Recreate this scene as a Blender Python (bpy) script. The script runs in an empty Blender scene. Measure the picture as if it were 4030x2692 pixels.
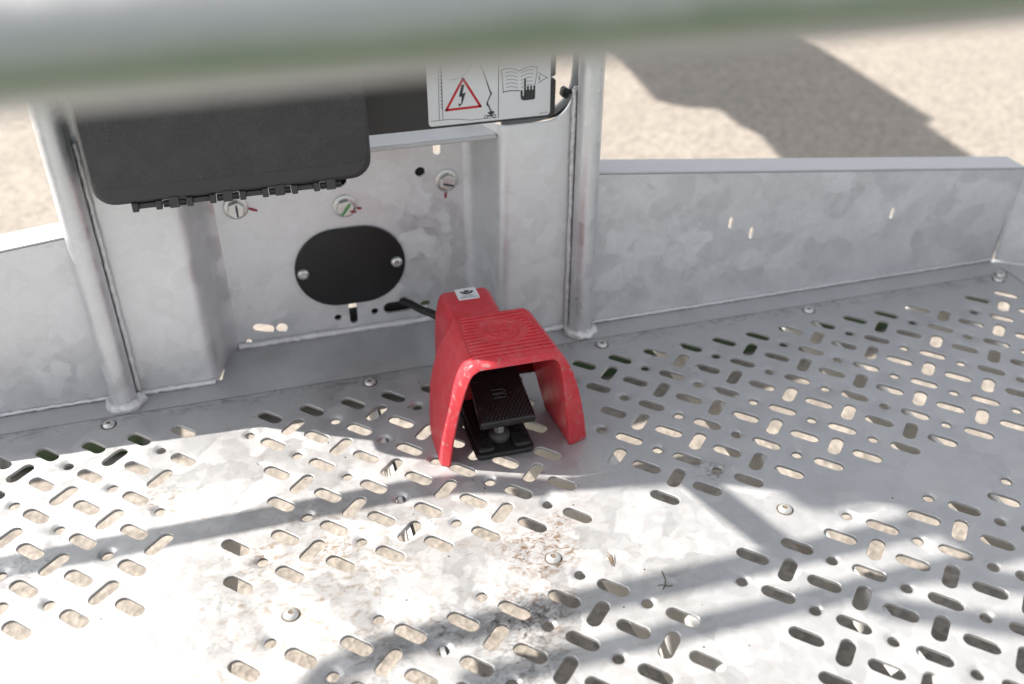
import bpy, bmesh, math, random
from mathutils import Vector, Matrix
from mathutils.geometry import delaunay_2d_cdt
random.seed(7)
U = 0.05                      # one floor-lattice unit in metres
SC = bpy.context.scene
COL = SC.collection

# ------------------------------------------------------------------ camera
cam_d = bpy.data.cameras.new('camera')
cam = bpy.data.objects.new('camera', cam_d)
COL.objects.link(cam)
cam_d.sensor_fit = 'HORIZONTAL'
cam_d.sensor_width = 36.0
cam_d.lens = 34.06
cam_d.clip_start = 0.02
cam_d.clip_end = 500.0
R = Matrix(((0.960870286, 0.152615492, -0.231164023),
            (-0.27699842, 0.530639957, -0.801057495),
            (0.000411083, 0.833744414, 0.552150418)))
cam.matrix_world = Matrix.Translation(Vector((-7.5148964, -19.30894195, 14.36681235)) * U) @ R.to_4x4()
cam_d.dof.use_dof = True
cam_d.dof.focus_distance = 20.6 * U
cam_d.dof.aperture_fstop = 3.3
SC.camera = cam

# ------------------------------------------------------------------ light
SUN_A, SUN_B = 0.84, 0.425     # shadow shift per unit of height, to the right and towards the camera
sun_to = Vector((-SUN_A, SUN_B, 1.0)).normalized()
world = bpy.data.worlds.new('World')
SC.world = world
world.use_nodes = True
wn = world.node_tree
sky = wn.nodes.new('ShaderNodeTexSky')
sky.sky_type = 'NISHITA'
sky.sun_disc = False
sky.sun_elevation = math.asin(sun_to.z)
sky.sun_rotation = math.atan2(sun_to.x, sun_to.y)
sky.air_density = 1.0
sky.dust_density = 2.5
sky.ozone_density = 1.0
bg = wn.nodes['Background']
bg.inputs[1].default_value = 0.09
hs = wn.nodes.new('ShaderNodeHueSaturation')      # thin summer haze: a paler blue all round
hs.inputs['Saturation'].default_value = 0.24
wn.links.new(sky.outputs[0], hs.inputs['Color'])
wn.links.new(hs.outputs[0], bg.inputs[0])
sun_d = bpy.data.lights.new('sun', 'SUN')
sun_d.energy = 3.9
sun_d.angle = math.radians(0.53)
sun_d.color = (1.0, 0.93, 0.85)
sun = bpy.data.objects.new('sun', sun_d)
COL.objects.link(sun)
sun.rotation_euler = sun_to.to_track_quat('Z', 'Y').to_euler()
SC.view_settings.view_transform = 'Standard'
SC.view_settings.look = 'None'
SC.view_settings.gamma = 1.0
SC.view_settings.use_curve_mapping = False
SC.view_settings.exposure = 1.55
SC.cycles.max_bounces = 6
SC.cycles.diffuse_bounces = 3
SC.cycles.glossy_bounces = 3
SC.cycles.caustics_reflective = False
SC.cycles.caustics_refractive = False

# ------------------------------------------------------------------ helpers
def tag(o, label=None, cat=None, group=None, kind=None):
    if label: o['label'] = label
    if cat: o['category'] = cat
    if group: o['group'] = group
    if kind: o['kind'] = kind
    return o

def thing(name, label, cat, loc=(0, 0, 0), group=None):
    o = bpy.data.objects.new(name, None)
    o.empty_display_size = 0.05
    o.location = Vector(loc) * U
    COL.objects.link(o)
    return tag(o, label, cat, group)

def root_loc(o):
    v = Vector((0, 0, 0))
    while o is not None:
        v += o.location
        o = o.parent
    return v

class MB:
    """collects shapes (in lattice units, world axes)"""
    def __init__(s):
        s.v = []; s.f = []
    def add(s, vs, fs):
        b = len(s.v)
        s.v += [tuple(p) for p in vs]
        s.f += [tuple(i + b for i in f) for f in fs]
        return s
    def box(s, x0, x1, y0, y1, z0, z1):
        return s.add([(x0, y0, z0), (x1, y0, z0), (x1, y1, z0), (x0, y1, z0), (x0, y0, z1), (x1, y0, z1), (x1, y1, z1), (x0, y1, z1)],
                     [(3, 2, 1, 0), (4, 5, 6, 7), (0, 1, 5, 4), (1, 2, 6, 5), (2, 3, 7, 6), (3, 0, 4, 7)])
    def tube(s, pts, r, n=12, caps=True, wob=0.0):
        pts = [Vector(p) for p in pts]
        m = len(pts)
        rs = r if isinstance(r, (list, tuple)) else [r] * m
        t = [(pts[min(i + 1, m - 1)] - pts[max(i - 1, 0)]).normalized() for i in range(m)]
        up = Vector((0, 0, 1)) if abs(t[0].z) < 0.9 else Vector((0, 1, 0))
        a = t[0].cross(up).normalized()
        vs = []
        for i in range(m):
            a = (a - t[i] * a.dot(t[i])).normalized()
            b = t[i].cross(a)
            for k in range(n):
                w = 2 * math.pi * k / n
                rr = rs[i] * (1 + wob * random.uniform(-1, 1))
                vs.append(pts[i] + (a * math.cos(w) + b * math.sin(w)) * rr)
        fs = []
        for i in range(m - 1):
            for k in range(n):
                k2 = (k + 1) % n
                fs.append((i * n + k, i * n + k2, (i + 1) * n + k2, (i + 1) * n + k))
        if caps:
            fs.append(tuple(range(n - 1, -1, -1)))
            fs.append(tuple((m - 1) * n + k for k in range(n)))
        return s.add(vs, fs)
    def prism(s, poly, y0, y1, plane='xz'):
        """poly: list of 2D points, extruded along the third axis"""
        n = len(poly)
        def p3(p, h):
            if plane == 'xz': return (p[0], h, p[1])
            if plane == 'xy': return (p[0], p[1], h)
            return (h, p[0], p[1])
        vs = [p3(p, y0) for p in poly] + [p3(p, y1) for p in poly]
        fs = [tuple(range(n)), tuple(range(2 * n - 1, n - 1, -1))]
        fs += [(i, i + n, (i + 1) % n + n, (i + 1) % n) for i in range(n)]
        return s.add(vs, fs)
    def lathe(s, prof, c, n=20, axis='z'):
        vs = []; m = len(prof)
        for r, h in prof:
            for k in range(n):
                w = 2 * math.pi * k / n
                x, y = r * math.cos(w), r * math.sin(w)
                if axis == 'z': vs.append((c[0] + x, c[1] + y, c[2] + h))
                else: vs.append((c[0] + x, c[1] - h, c[2] + y))     # axis towards the camera (-y)
        fs = []
        for i in range(m - 1):
            for k in range(n):
                k2 = (k + 1) % n
                fs.append((i * n + k, i * n + k2, (i + 1) * n + k2, (i + 1) * n + k))
        fs.append(tuple(range(n - 1, -1, -1))); fs.append(tuple((m - 1) * n + k for k in range(n)))
        return s.add(vs, fs)
    def build(s, name, mat, parent=None, smooth=35, bevel=0.0, seg=2, label=None, kind=None, fix=True):
        me = bpy.data.meshes.new(name)
        off = root_loc(parent) if parent else Vector((0, 0, 0))
        me.from_pydata([Vector(p) * U - off for p in s.v], [], s.f)
        if fix:
            bm = bmesh.new(); bm.from_mesh(me)
            bmesh.ops.recalc_face_normals(bm, faces=bm.faces)
            bm.to_mesh(me); bm.free()
        me.materials.append(mat)
        if smooth:
            me.shade_smooth()
            me.set_sharp_from_angle(angle=math.radians(smooth))
        me.update()
        o = bpy.data.objects.new(name, me)
        COL.objects.link(o)
        if parent: o.parent = parent
        if bevel:
            b = o.modifiers.new('bevel', 'BEVEL'); b.width = bevel * U; b.segments = seg
            b.limit_method = 'ANGLE'; b.angle_limit = math.radians(30)
            b.harden_normals = False
        if label: o['label'] = label
        if kind: o['kind'] = kind
        return o

def copy_tree(o, parent, loc):
    c = o.copy(); COL.objects.link(c); c.parent = parent
    if loc is not None: c.location = Vector(loc) * U - root_loc(parent)
    for ch in list(o.children):
        copy_tree(ch, c, None)
    return c

def stadium(cx, cy, half, r, ang=0.0, n=7):
    ca, sa = math.cos(ang), math.sin(ang)
    pts = []
    for k in range(n + 1):
        w = -math.pi / 2 + math.pi * k / n
        pts.append((half + r * math.cos(w), r * math.sin(w)))
    for k in range(n + 1):
        w = math.pi / 2 + math.pi * k / n
        pts.append((-half + r * math.cos(w), r * math.sin(w)))
    return [(cx + x * ca - y * sa, cy + x * sa + y * ca) for x, y in pts]

def circle(cx, cy, r, n=16):
    return [(cx + r * math.cos(2 * math.pi * k / n), cy + r * math.sin(2 * math.pi * k / n)) for k in range(n)]

def rrect(x0, x1, z0, z1, r, n=5):
    pts = []
    for cx, cz, a0 in ((x1 - r, z0 + r, -90), (x1 - r, z1 - r, 0), (x0 + r, z1 - r, 90), (x0 + r, z0 + r, 180)):
        for k in range(n + 1):
            w = math.radians(a0 + 90 * k / n)
            pts.append((cx + r * math.cos(w), cz + r * math.sin(w)))
    return pts

def plate(outer, holes, rings=(), lift=lambda x, y: 0.0, grid=None):
    """triangulated sheet with holes: returns 2D points, triangles and the hole loops"""
    pts = []; edges = []; faces = []; loops = []
    def add(poly):
        b = len(pts); n = len(poly)
        pts.extend(Vector(p) for p in poly)
        ids = list(range(b, b + n))
        edges.extend((ids[i], ids[(i + 1) % n]) for i in range(n))
        return ids
    add(outer)
    for h in holes:
        ids = add(h); faces.append(ids); loops.append(ids)
    for r in rings: add(r)
    if grid:
        for p in grid: pts.append(Vector(p))
    co, ed, fa, ov, oe, of = delaunay_2d_cdt(pts, edges, faces, 0, 1e-6)
    tri = []
    def inside(p, poly):
        c = False; n = len(poly); j = n - 1
        for i in range(n):
            a, b = poly[i], poly[j]
            if (a[1] > p[1]) != (b[1] > p[1]) and p[0] < (b[0] - a[0]) * (p[1] - a[1]) / (b[1] - a[1]) + a[0]: c = not c
            j = i
        return c
    for f, src in zip(fa, of):
        if src: continue
        c = (co[f[0]] + co[f[1]] + co[f[2]]) / 3
        if inside(c, outer): tri.append(tuple(f))
    return co, tri

def sheet(mb, outer, holes, rings, to3, thick, grid=None):
    """to3(x,y,depth) -> 3D; adds front, back and rim faces"""
    co, tri = plate(outer, holes, rings, grid=grid)
    n = len(co)
    vs = [to3(c[0], c[1], 0.0) for c in co] + [to3(c[0], c[1], thick) for c in co]
    fs = list(tri) + [(c + n, b + n, a + n) for a, b, c in tri]
    cnt = {}
    for a, b, c in tri:
        for e in ((a, b), (b, c), (c, a)):
            cnt[tuple(sorted(e))] = cnt.get(tuple(sorted(e)), 0) + 1
    for a, b, c in tri:
        for e in ((a, b), (b, c), (c, a)):
            if cnt[tuple(sorted(e))] == 1: fs.append((e[1], e[0], e[0] + n, e[1] + n))
    mb.add(vs, fs)

# ------------------------------------------------------------------ materials
def newmat(name):
    m = bpy.data.materials.new(name); m.use_nodes = True
    nt = m.node_tree
    return m, nt, nt.nodes['Principled BSDF'], nt.nodes, nt.links

def mix(nt, a, b, fac, mode='MIX'):
    n = nt.nodes.new('ShaderNodeMix'); n.data_type = 'RGBA'; n.blend_type = mode
    for sock, val in ((n.inputs[0], fac), (n.inputs[6], a), (n.inputs[7], b)):
        if hasattr(val, 'links'): nt.links.new(val, sock)
        elif isinstance(val, (int, float)): sock.default_value = val
        else: sock.default_value = (*val, 1)
    return n.outputs[2]

def ramp(nt, src, stops, interp='LINEAR'):
    n = nt.nodes.new('ShaderNodeValToRGB'); n.color_ramp.interpolation = interp
    e = n.color_ramp.elements
    while len(e) < len(stops): e.new(0.5)
    for el, (p, c) in zip(e, stops):
        el.position = p; el.color = (c, c, c, 1) if isinstance(c, (int, float)) else (*c, 1)
    nt.links.new(src, n.inputs[0]); return n.outputs[0]

def noise(nt, co, scale, detail=4, rough=0.55, dist=0.0):
    n = nt.nodes.new('ShaderNodeTexNoise')
    n.inputs['Scale'].default_value = scale; n.inputs['Detail'].default_value = detail
    n.inputs['Roughness'].default_value = rough; n.inputs['Distortion'].default_value = dist
    nt.links.new(co, n.inputs['Vector']); return n.outputs['Fac']

def math_n(nt, op, a, b=0.0, clamp=False):
    n = nt.nodes.new('ShaderNodeMath'); n.operation = op; n.use_clamp = clamp
    for s, v in ((n.inputs[0], a), (n.inputs[1], b)):
        if hasattr(v, 'links'): nt.links.new(v, s)
        else: s.default_value = v
    return n.outputs[0]

def coords(nt, scale=(1, 1, 1)):
    tc = nt.nodes.new('ShaderNodeTexCoord')
    mp = nt.nodes.new('ShaderNodeMapping'); mp.inputs['Scale'].default_value = [s / U for s in scale]
    g = nt.nodes.new('ShaderNodeNewGeometry')
    nt.links.new(g.outputs['Position'], mp.inputs[0])      # world position in lattice units
    return mp.outputs[0]

def bump(nt, bs, h, strength, dist):
    b = nt.nodes.new('ShaderNodeBump'); b.inputs['Strength'].default_value = strength
    b.inputs['Distance'].default_value = dist * U
    nt.links.new(h, b.inputs['Height']); nt.links.new(b.outputs[0], bs.inputs['Normal'])

def near(nt, co, p, r0, r1):
    """1 inside r0 of point p, fading to 0 at r1 (marks with a place of their own)"""
    d = nt.nodes.new('ShaderNodeVectorMath'); d.operation = 'DISTANCE'
    nt.links.new(co, d.inputs[0]); d.inputs[1].default_value = p
    mr = nt.nodes.new('ShaderNodeMapRange'); mr.interpolation_type = 'SMOOTHSTEP'
    mr.inputs[1].default_value = r0; mr.inputs[2].default_value = r1; mr.inputs[3].default_value = 1; mr.inputs[4].default_value = 0
    nt.links.new(d.outputs[1], mr.inputs[0]); return mr.outputs[0]

def galvanised(name, base=0.5, cell=1.5, stains=False, var=0.20, rough=0.46, metal=0.35, floor_marks=False):
    m, nt, bs, N, L = newmat(name)
    co = coords(nt)
    warp = N.new('ShaderNodeTexNoise'); warp.inputs['Scale'].default_value = 1.7; warp.inputs['Detail'].default_value = 5
    L.new(co, warp.inputs['Vector'])
    vm = N.new('ShaderNodeVectorMath'); vm.operation = 'MULTIPLY_ADD'
    L.new(warp.outputs['Color'], vm.inputs[0]); vm.inputs[1].default_value = (0.55,) * 3; L.new(co, vm.inputs[2])
    vo = N.new('ShaderNodeTexVoronoi'); vo.inputs['Scale'].default_value = cell
    L.new(vm.outputs[0], vo.inputs['Vector'])
    vo2 = N.new('ShaderNodeTexVoronoi'); vo2.inputs['Scale'].default_value = cell * 2.7
    L.new(vm.outputs[0], vo2.inputs['Vector'])
    sep = N.new('ShaderNodeSeparateColor'); L.new(vo.outputs['Color'], sep.inputs[0])
    sep2 = N.new('ShaderNodeSeparateColor'); L.new(vo2.outputs['Color'], sep2.inputs[0])
    sp = math_n(nt, 'ADD', math_n(nt, 'MULTIPLY', sep.outputs[0], 0.65), math_n(nt, 'MULTIPLY', sep2.outputs[1], 0.35))
    spread = noise(nt, co, 0.55, 3)
    sp = math_n(nt, 'MULTIPLY', math_n(nt, 'SUBTRACT', sp, 0.5), math_n(nt, 'ADD', math_n(nt, 'MULTIPLY', spread, 0.6), 0.35))
    cloud = math_n(nt, 'SUBTRACT', noise(nt, co, 0.9, 6, 0.6), 0.5)
    fine = math_n(nt, 'SUBTRACT', noise(nt, co, 14, 4, 0.7), 0.5)
    v = math_n(nt, 'ADD', 1.0, math_n(nt, 'MULTIPLY', sp, var * 2.0))
    v = math_n(nt, 'ADD', v, math_n(nt, 'MULTIPLY', cloud, 0.07))
    v = math_n(nt, 'ADD', v, math_n(nt, 'MULTIPLY', fine, 0.10))
    speck = ramp(nt, noise(nt, co, 6.5, 5, 0.75), [(0.62, 0.0), (0.68, 1.0)])
    v = math_n(nt, 'ADD', v, math_n(nt, 'MULTIPLY', speck, 0.10))
    cc = N.new('ShaderNodeCombineColor')
    L.new(math_n(nt, 'MULTIPLY', v, base * 0.99), cc.inputs[0]); L.new(math_n(nt, 'MULTIPLY', v, base), cc.inputs[1]); L.new(math_n(nt, 'MULTIPLY', v, base * 1.015), cc.inputs[2])
    col = cc.outputs[0]
    if stains:
        g1 = ramp(nt, noise(nt, co, 1.3, 8, 0.72, 0.4), [(0.60, 0.0), (0.78, 0.55)])
        col = mix(nt, col, (0.17, 0.155, 0.14), math_n(nt, 'MULTIPLY', g1, 0.28))
    if floor_marks:
        def spots(scale, lo, hi, seedoff):
            mp = N.new('ShaderNodeMapping'); mp.inputs['Location'].default_value = seedoff; mp.inputs['Rotation'].default_value = (0, 0, 0.6); mp.inputs['Scale'].default_value = (0.8, 1.15, 1); L.new(co, mp.inputs[0])
            return ramp(nt, noise(nt, mp.outputs[0], scale, 6, 0.68, 1.6), [(lo, 0.0), (hi, 1.0)])
        # pale dried-mud smears over the trodden half
        zone = near(nt, co, (-6.5, -7.2, 0), 3.5, 9.0)
        sm = math_n(nt, 'MULTIPLY', spots(2.6, 0.54, 0.74, (3, 1, 0)), zone)
        col = mix(nt, col, (0.27, 0.185, 0.11), math_n(nt, 'MULTIPLY', sm, 0.5))
        # olive-brown wear zone left of the middle
        z2 = near(nt, co, (-7.4, -5.6, 0), 0.9, 3.4)
        s2 = math_n(nt, 'MULTIPLY', spots(3.6, 0.50, 0.72, (9, 4, 0)), z2)
        col = mix(nt, col, (0.19, 0.125, 0.045), math_n(nt, 'MULTIPLY', s2, 0.8))
        # rust round the middle bolt
        def zones(lst):
            tot = None
            for p, r0, r1, k in lst:
                z_ = math_n(nt, 'MULTIPLY', near(nt, co, p, r0, r1), k)
                tot = z_ if tot is None else math_n(nt, 'MAXIMUM', tot, z_)
            return tot
        zr = zones((((-3.05, -6.0, 0), 0.35, 1.25, 0.9), ((-2.88, -6.3, 0), 0.12, 0.6, 1.0), ((-2.45, -5.25, 0), 0.05, 0.4, 0.9), ((-7.15, -4.85, 0), 0.1, 0.7, 0.8), ((-8.45, -4.55, 0), 0.1, 0.6, 0.7), ((-3.6, -7.4, 0), 0.2, 1.3, 0.7), ((-10.4, -2.35, 0), 0.1, 0.8, 0.6)))
        col = mix(nt, col, (0.17, 0.085, 0.022), math_n(nt, 'MULTIPLY', spots(5.0, 0.47, 0.62, (5, 7, 0)), zr))
        # black scuffs
        zk = zones((((-4.0, -7.75, 0), 0.3, 1.5, 0.95), ((-5.3, -7.35, 0), 0.1, 0.8, 0.9), ((-4.3, -8.9, 0), 0.2, 1.2, 0.9), ((-13.0, -3.4, 0), 0.2, 1.2, 0.5), ((1.3, -4.7, 0), 0.1, 0.6, 0.6), ((-6.6, -7.6, 0), 0.2, 1.0, 0.6)))
        col = mix(nt, col, (0.035, 0.033, 0.03), math_n(nt, 'MULTIPLY', spots(4.8, 0.47, 0.66, (2, 3, 0)), zk))
        # dirt along the seam at the back
        sx = N.new('ShaderNodeSeparateXYZ'); L.new(co, sx.inputs[0])
        mr = N.new('ShaderNodeMapRange'); mr.inputs[1].default_value = 0.55; mr.inputs[2].default_value = 1.05
        L.new(sx.outputs[1], mr.inputs[0])
        s5 = math_n(nt, 'MULTIPLY', spots(2.4, 0.46, 0.66, (1, 8, 0)), mr.outputs[0])
        col = mix(nt, col, (0.10, 0.10, 0.10), math_n(nt, 'MULTIPLY', s5, 0.7))
    L.new(col, bs.inputs['Base Color'])
    bs.inputs['Metallic'].default_value = metal
    L.new(math_n(nt, 'ADD', rough, math_n(nt, 'MULTIPLY', sp, 0.5)), bs.inputs['Roughness'])
    bump(nt, bs, math_n(nt, 'ADD', noise(nt, co, 9, 5, 0.65), math_n(nt, 'MULTIPLY', sp, 0.3)), 0.12, 0.05)
    return m

def plain(name, col, rough=0.5, metal=0.0, bscale=0, bstr=0.2, bdist=0.02, var=0.15, vscale=3.0, coat=0.0):
    m, nt, bs, N, L = newmat(name)
    co = coords(nt)
    n1 = noise(nt, co, vscale, 6, 0.65)
    c = mix(nt, [k * (1 - var) for k in col], [min(1, k * (1 + var)) for k in col], n1)
    L.new(c, bs.inputs['Base Color'])
    bs.inputs['Roughness'].default_value = rough; bs.inputs['Metallic'].default_value = metal
    bs.inputs['Coat Weight'].default_value = coat
    if bscale: bump(nt, bs, noise(nt, co, bscale, 5, 0.6), bstr, bdist)
    return m

M_FLOOR = galvanised('galvanised_floor', 0.45, 1.7, stains=True, floor_marks=True, var=0.15, metal=0.5, rough=0.44)
M_WALL = galvanised('galvanised_sheet', 0.75, 1.7, var=0.13, rough=0.48, metal=0.5)
M_TUBE = galvanised('galvanised_tube', 0.68, 2.2, var=0.10, rough=0.42, metal=0.6)
M_NEAR = galvanised('galvanised_near', 0.46, 2.2, var=0.08, rough=0.45, metal=0.5)
M_LEDGE = galvanised('galvanised_ledge', 0.50, 1.3, stains=True, var=0.12)
M_WELD = plain('weld', (0.78, 0.78, 0.78), 0.40, 0.35, bscale=7, bstr=0.9, bdist=0.06, var=0.25, vscale=6)
M_BEAM = plain('under_beam', (0.55, 0.55, 0.54), 0.55, 0.1, var=0.2)
M_ZINC = plain('zinc_bolt', (0.62, 0.62, 0.60), 0.32, 0.75, bscale=12, bstr=0.15, var=0.2, vscale=8)
M_BLACK = plain('black_rubber', (0.012, 0.012, 0.012), 0.55, 0, bscale=9, bstr=0.15, var=0.4)
M_COVER = plain('black_cover', (0.010, 0.010, 0.011), 0.36, 0, bscale=2.5, bstr=0.05, var=0.5, vscale=2)
M_DARKPL = plain('dark_grey_plastic', (0.040, 0.040, 0.042), 0.48, 0, bscale=30, bstr=0.08, var=0.1)
M_PANEL = plain('black_panel', (0.028, 0.027, 0.028), 0.42, 0, bscale=20, bstr=0.06, var=0.2)
M_GREEN = plain('green_paint', (0.035, 0.065, 0.028), 0.4, 0, var=0.2)
M_WHITE = plain('white_print', (0.78, 0.79, 0.80), 0.35, 0, var=0.03)
M_INK = plain('black_print', (0.03, 0.03, 0.035), 0.4, 0, var=0.05)
M_REDINK = plain('red_print', (0.55, 0.015, 0.03), 0.4, 0, var=0.05)
M_REDMARK = plain('red_marker', (0.30, 0.015, 0.03), 0.5, 0, var=0.2)
M_GREENMARK = plain('green_marker', (0.10, 0.32, 0.11), 0.5, 0, var=0.2)
M_BLUEMARK = plain('dark_marker', (0.05, 0.06, 0.085), 0.5, 0, var=0.2)
M_REFLECTION = plain('green_reflection', (0.20, 0.285, 0.18), 0.5, 0, var=0.15)
M_HOSE = plain('grey_hose', (0.30, 0.31, 0.32), 0.45, 0, var=0.1)
M_TWIG = plain('dry_twig', (0.16, 0.115, 0.07), 0.8, 0, var=0.4, vscale=20)
M_GRIME = plain('grime', (0.10, 0.085, 0.07), 0.9, 0, var=0.6, vscale=9)
M_DIRT = plain('dirt', (0.09, 0.07, 0.05), 0.9, 0, var=0.4, vscale=20)

# textured leather-grain plastic of the box lid
M_GRAIN, nt, bs, N, L = newmat('grained_plastic')
co = coords(nt)
bs.inputs['Base Color'].default_value = (0.036, 0.036, 0.038, 1)
bs.inputs['Roughness'].default_value = 0.40
wv = ramp(nt, noise(nt, co, 11, 2, 0.5, 1.4), [(0.42, 0.0), (0.5, 1.0), (0.58, 0.0)])
dst = ramp(nt, noise(nt, co, 1.4, 6, 0.7, 0.6), [(0.45, 0.0), (0.75, 0.35)])
L.new(mix(nt, mix(nt, (0.034, 0.034, 0.036), (0.052, 0.052, 0.055), wv), (0.10, 0.098, 0.092), dst), bs.inputs['Base Color'])
bump(nt, bs, wv, 0.45, 0.025)

# red hood lacquer, with scuffs where it has been kicked
M_RED, nt, bs, N, L = newmat('red_lacquer')
co = coords(nt)
n1 = noise(nt, co, 2.0, 5, 0.6)
c = mix(nt, (0.50, 0.028, 0.042), (0.63, 0.042, 0.056), n1)
sc = ramp(nt, noise(nt, co, 5.5, 8, 0.76, 0.5), [(0.57, 0.0), (0.61, 1.0)])
fs_ = N.new('ShaderNodeSeparateXYZ'); L.new(co, fs_.inputs[0])
mr = N.new('ShaderNodeMapRange'); mr.inputs[1].default_value = -2.2; mr.inputs[2].default_value = -2.9; L.new(fs_.outputs[1], mr.inputs[0])
c = mix(nt, c, (0.36, 0.24, 0.22), math_n(nt, 'MULTIPLY', sc, math_n(nt, 'MULTIPLY', mr.outputs[0], 0.75)))
dust = math_n(nt, 'ADD', ramp(nt, noise(nt, co, 24, 6, 0.7), [(0.60, 0.0), (0.66, 0.6)]), ramp(nt, noise(nt, co, 1.8, 7, 0.7, 0.8), [(0.48, 0.0), (0.72, 0.22)]), True)
c = mix(nt, c, (0.55, 0.25, 0.24), dust)
L.new(c, bs.inputs['Base Color'])
L.new(math_n(nt, 'ADD', 0.30, math_n(nt, 'MULTIPLY', noise(nt, co, 3.2, 6, 0.7), 0.28)), bs.inputs['Roughness'])
bump(nt, bs, noise(nt, co, 26, 3, 0.6), 0.10, 0.015)

# worn black cast pedal
M_PEDAL, nt, bs, N, L = newmat('worn_black_casting')
co = coords(nt)
w = ramp(nt, noise(nt, co, 3.5, 9, 0.7, 0.5), [(0.58, 0.0), (0.66, 1.0)])
fs_ = N.new('ShaderNodeSeparateXYZ'); L.new(co, fs_.inputs[0])
mr = N.new('ShaderNodeMapRange'); mr.inputs[1].default_value = -2.5; mr.inputs[2].default_value = -2.62; L.new(fs_.outputs[1], mr.inputs[0])
c = mix(nt, (0.016, 0.014, 0.014), (0.30, 0.26, 0.25), math_n(nt, 'MULTIPLY', w, math_n(nt, 'ADD', math_n(nt, 'MULTIPLY', mr.outputs[0], 0.8), 0.12)))
L.new(c, bs.inputs['Base Color']); bs.inputs['Roughness'].default_value = 0.30
bump(nt, bs, noise(nt, co, 16, 4, 0.6), 0.2, 0.02)

# sun-bleached asphalt
M_GROUND, nt, bs, N, L = newmat('bleached_asphalt')
co = coords(nt)
vo = N.new('ShaderNodeTexVoronoi'); vo.inputs['Scale'].default_value = 4.2; L.new(co, vo.inputs['Vector'])
sepc = N.new('ShaderNodeSeparateColor'); L.new(vo.outputs['Color'], sepc.inputs[0])
a = mix(nt, (0.130, 0.115, 0.099), (0.312, 0.281, 0.246), math_n(nt, 'ADD', math_n(nt, 'MULTIPLY', sepc.outputs[0], 0.75), math_n(nt, 'MULTIPLY', noise(nt, co, 1.6, 7, 0.75), 0.45)))
a = mix(nt, a, (0.200, 0.178, 0.154), ramp(nt, noise(nt, co, 0.18, 5, 0.6), [(0.4, 0.0), (0.7, 0.35)]))
crack = ramp(nt, noise(nt, co, 1.1, 7, 0.7, 1.2), [(0.495, 0.0), (0.5, 0.5), (0.505, 0.0)])
a = mix(nt, a, (0.06, 0.055, 0.05), math_n(nt, 'MULTIPLY', crack, 0.5))
L.new(a, bs.inputs['Base Color']); bs.inputs['Roughness'].default_value = 0.92
bump(nt, bs, math_n(nt, 'ADD', vo.outputs['Distance'], noise(nt, co, 9, 4)), 0.5, 0.12)
M_ADDED_LAWN = plain('added_lawn_grass', (0.055, 0.11, 0.03), 0.9, 0, bscale=6, bstr=1.0, bdist=0.6, var=0.5, vscale=5)

# ------------------------------------------------------------------ setting
GZ = -9.0
g = MB().add([(-900, -900, GZ), (900, -900, GZ), (900, 900, GZ), (-900, 900, GZ)], [(0, 1, 2, 3)]).build('ground', M_GROUND, None, smooth=0, fix=False)
tag(g, 'sun-bleached beige asphalt yard under the platform', 'ground', kind='structure')
lw = MB().add([(-600, -600, GZ + .1), (600, -600, GZ + .1), (600, -38, GZ + .1), (-600, -38, GZ + .1)], [(0, 1, 2, 3)]).build('added_lawn', M_ADDED_LAWN, None, smooth=0, fix=False)  # unseen grass sheet added to reflect green in the near rail
tag(lw, 'green grass added out of view behind the platform entry for its reflection', 'added_lawn', kind='structure')

# ------------------------------------------------------------------ lift platform
RT = 1.0438
P = thing('lift_platform', 'galvanised steel work platform basket with perforated floor and tube rails', 'work platform', (-5.4, 1.9, 0))

# floor plate
missA = {(-9, 0), (-9, 1), (-10, 2), (-9, 2), (-10, 3), (-9, 3), (-10, 4), (-10, 5), (11, 0), (-1, 7), (0, 7), (0, 8), (0, 9), (0, 10), (-10, 7), (-11, 7), (-12, 7), (-13, 7), (-10, 8), (-11, 8)}
missA |= {(-1, j) for j in range(6)}
missH = {(-9.5, .5), (-9.5, 1.5), (-8.5, 1.5), (-8.5, 2.5), (-9.5, 2.5), (-9.5, 3.5), (-8.5, 3.5), (-10.5, 4.5), (-9.5, 4.5), (-1.5, 3.5), (-.5, 4.5), (-1.5, 4.5), (-1.5, .5), (-1.5, 1.5), (-1.5, 2.5), (-.5, 1.5),
         (-.5, 7.5), (-.5, 8.5), (.5, 8.5), (-.5, 9.5), (.5, 9.5), (-9.5, 7.5), (-10.5, 7.5), (-11.5, 7.5), (-12.5, 7.5), (-.5, 6.5), (1.5, 6.5)}
holes = []; rings = []; dish = []
def in_floor(x, y): return -24.2 < x < 13.7 and -13.8 < y < 0.9
for j in range(0, 14):
    for i in range(-24, 16):
        x, y = i, -j * RT
        if j != 6 and j != 13 and (i, j) not in missA and in_floor(x - .4, y) and in_floor(x + .4, y) and (j < 6 or i > -14 or i < -17):
            holes.append(stadium(x, y, 0.190, 0.145, math.radians(-45))); rings.append(stadium(x, y, 0.190, 0.157, math.radians(-45)))
        x, y = i + .5, -(j + .5) * RT
        if (i + .5, j + .5) in missH or not in_floor(x - .4, y) or not in_floor(x + .4, y - .3): continue
        if (i + j) % 2 == 0:
            if j not in (5, 6, 12) and (j < 6 or i > -9): (holes.append(stadium(x, y, 0.190, 0.145, math.radians(45))), rings.append(stadium(x, y, 0.190, 0.157, math.radians(45))))
        elif j not in (5, 12) and (j < 6 or i > -10):
            holes.append(circle(x, y, 0.120, 14))
            rings.append(circle(x, y, 0.165, 14)); rings.append(circle(x, y, 0.225, 14))
            dish.append((x, y))
dgrid = {}
for x, y in dish: dgrid[(round(x * 2), round(y / RT * 2))] = (x, y)
edge = {}
for h in holes:
    if len(h) == 16:
        for px_, py_ in h: edge[(round(px_, 3), round(py_, 3))] = -.010
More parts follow.
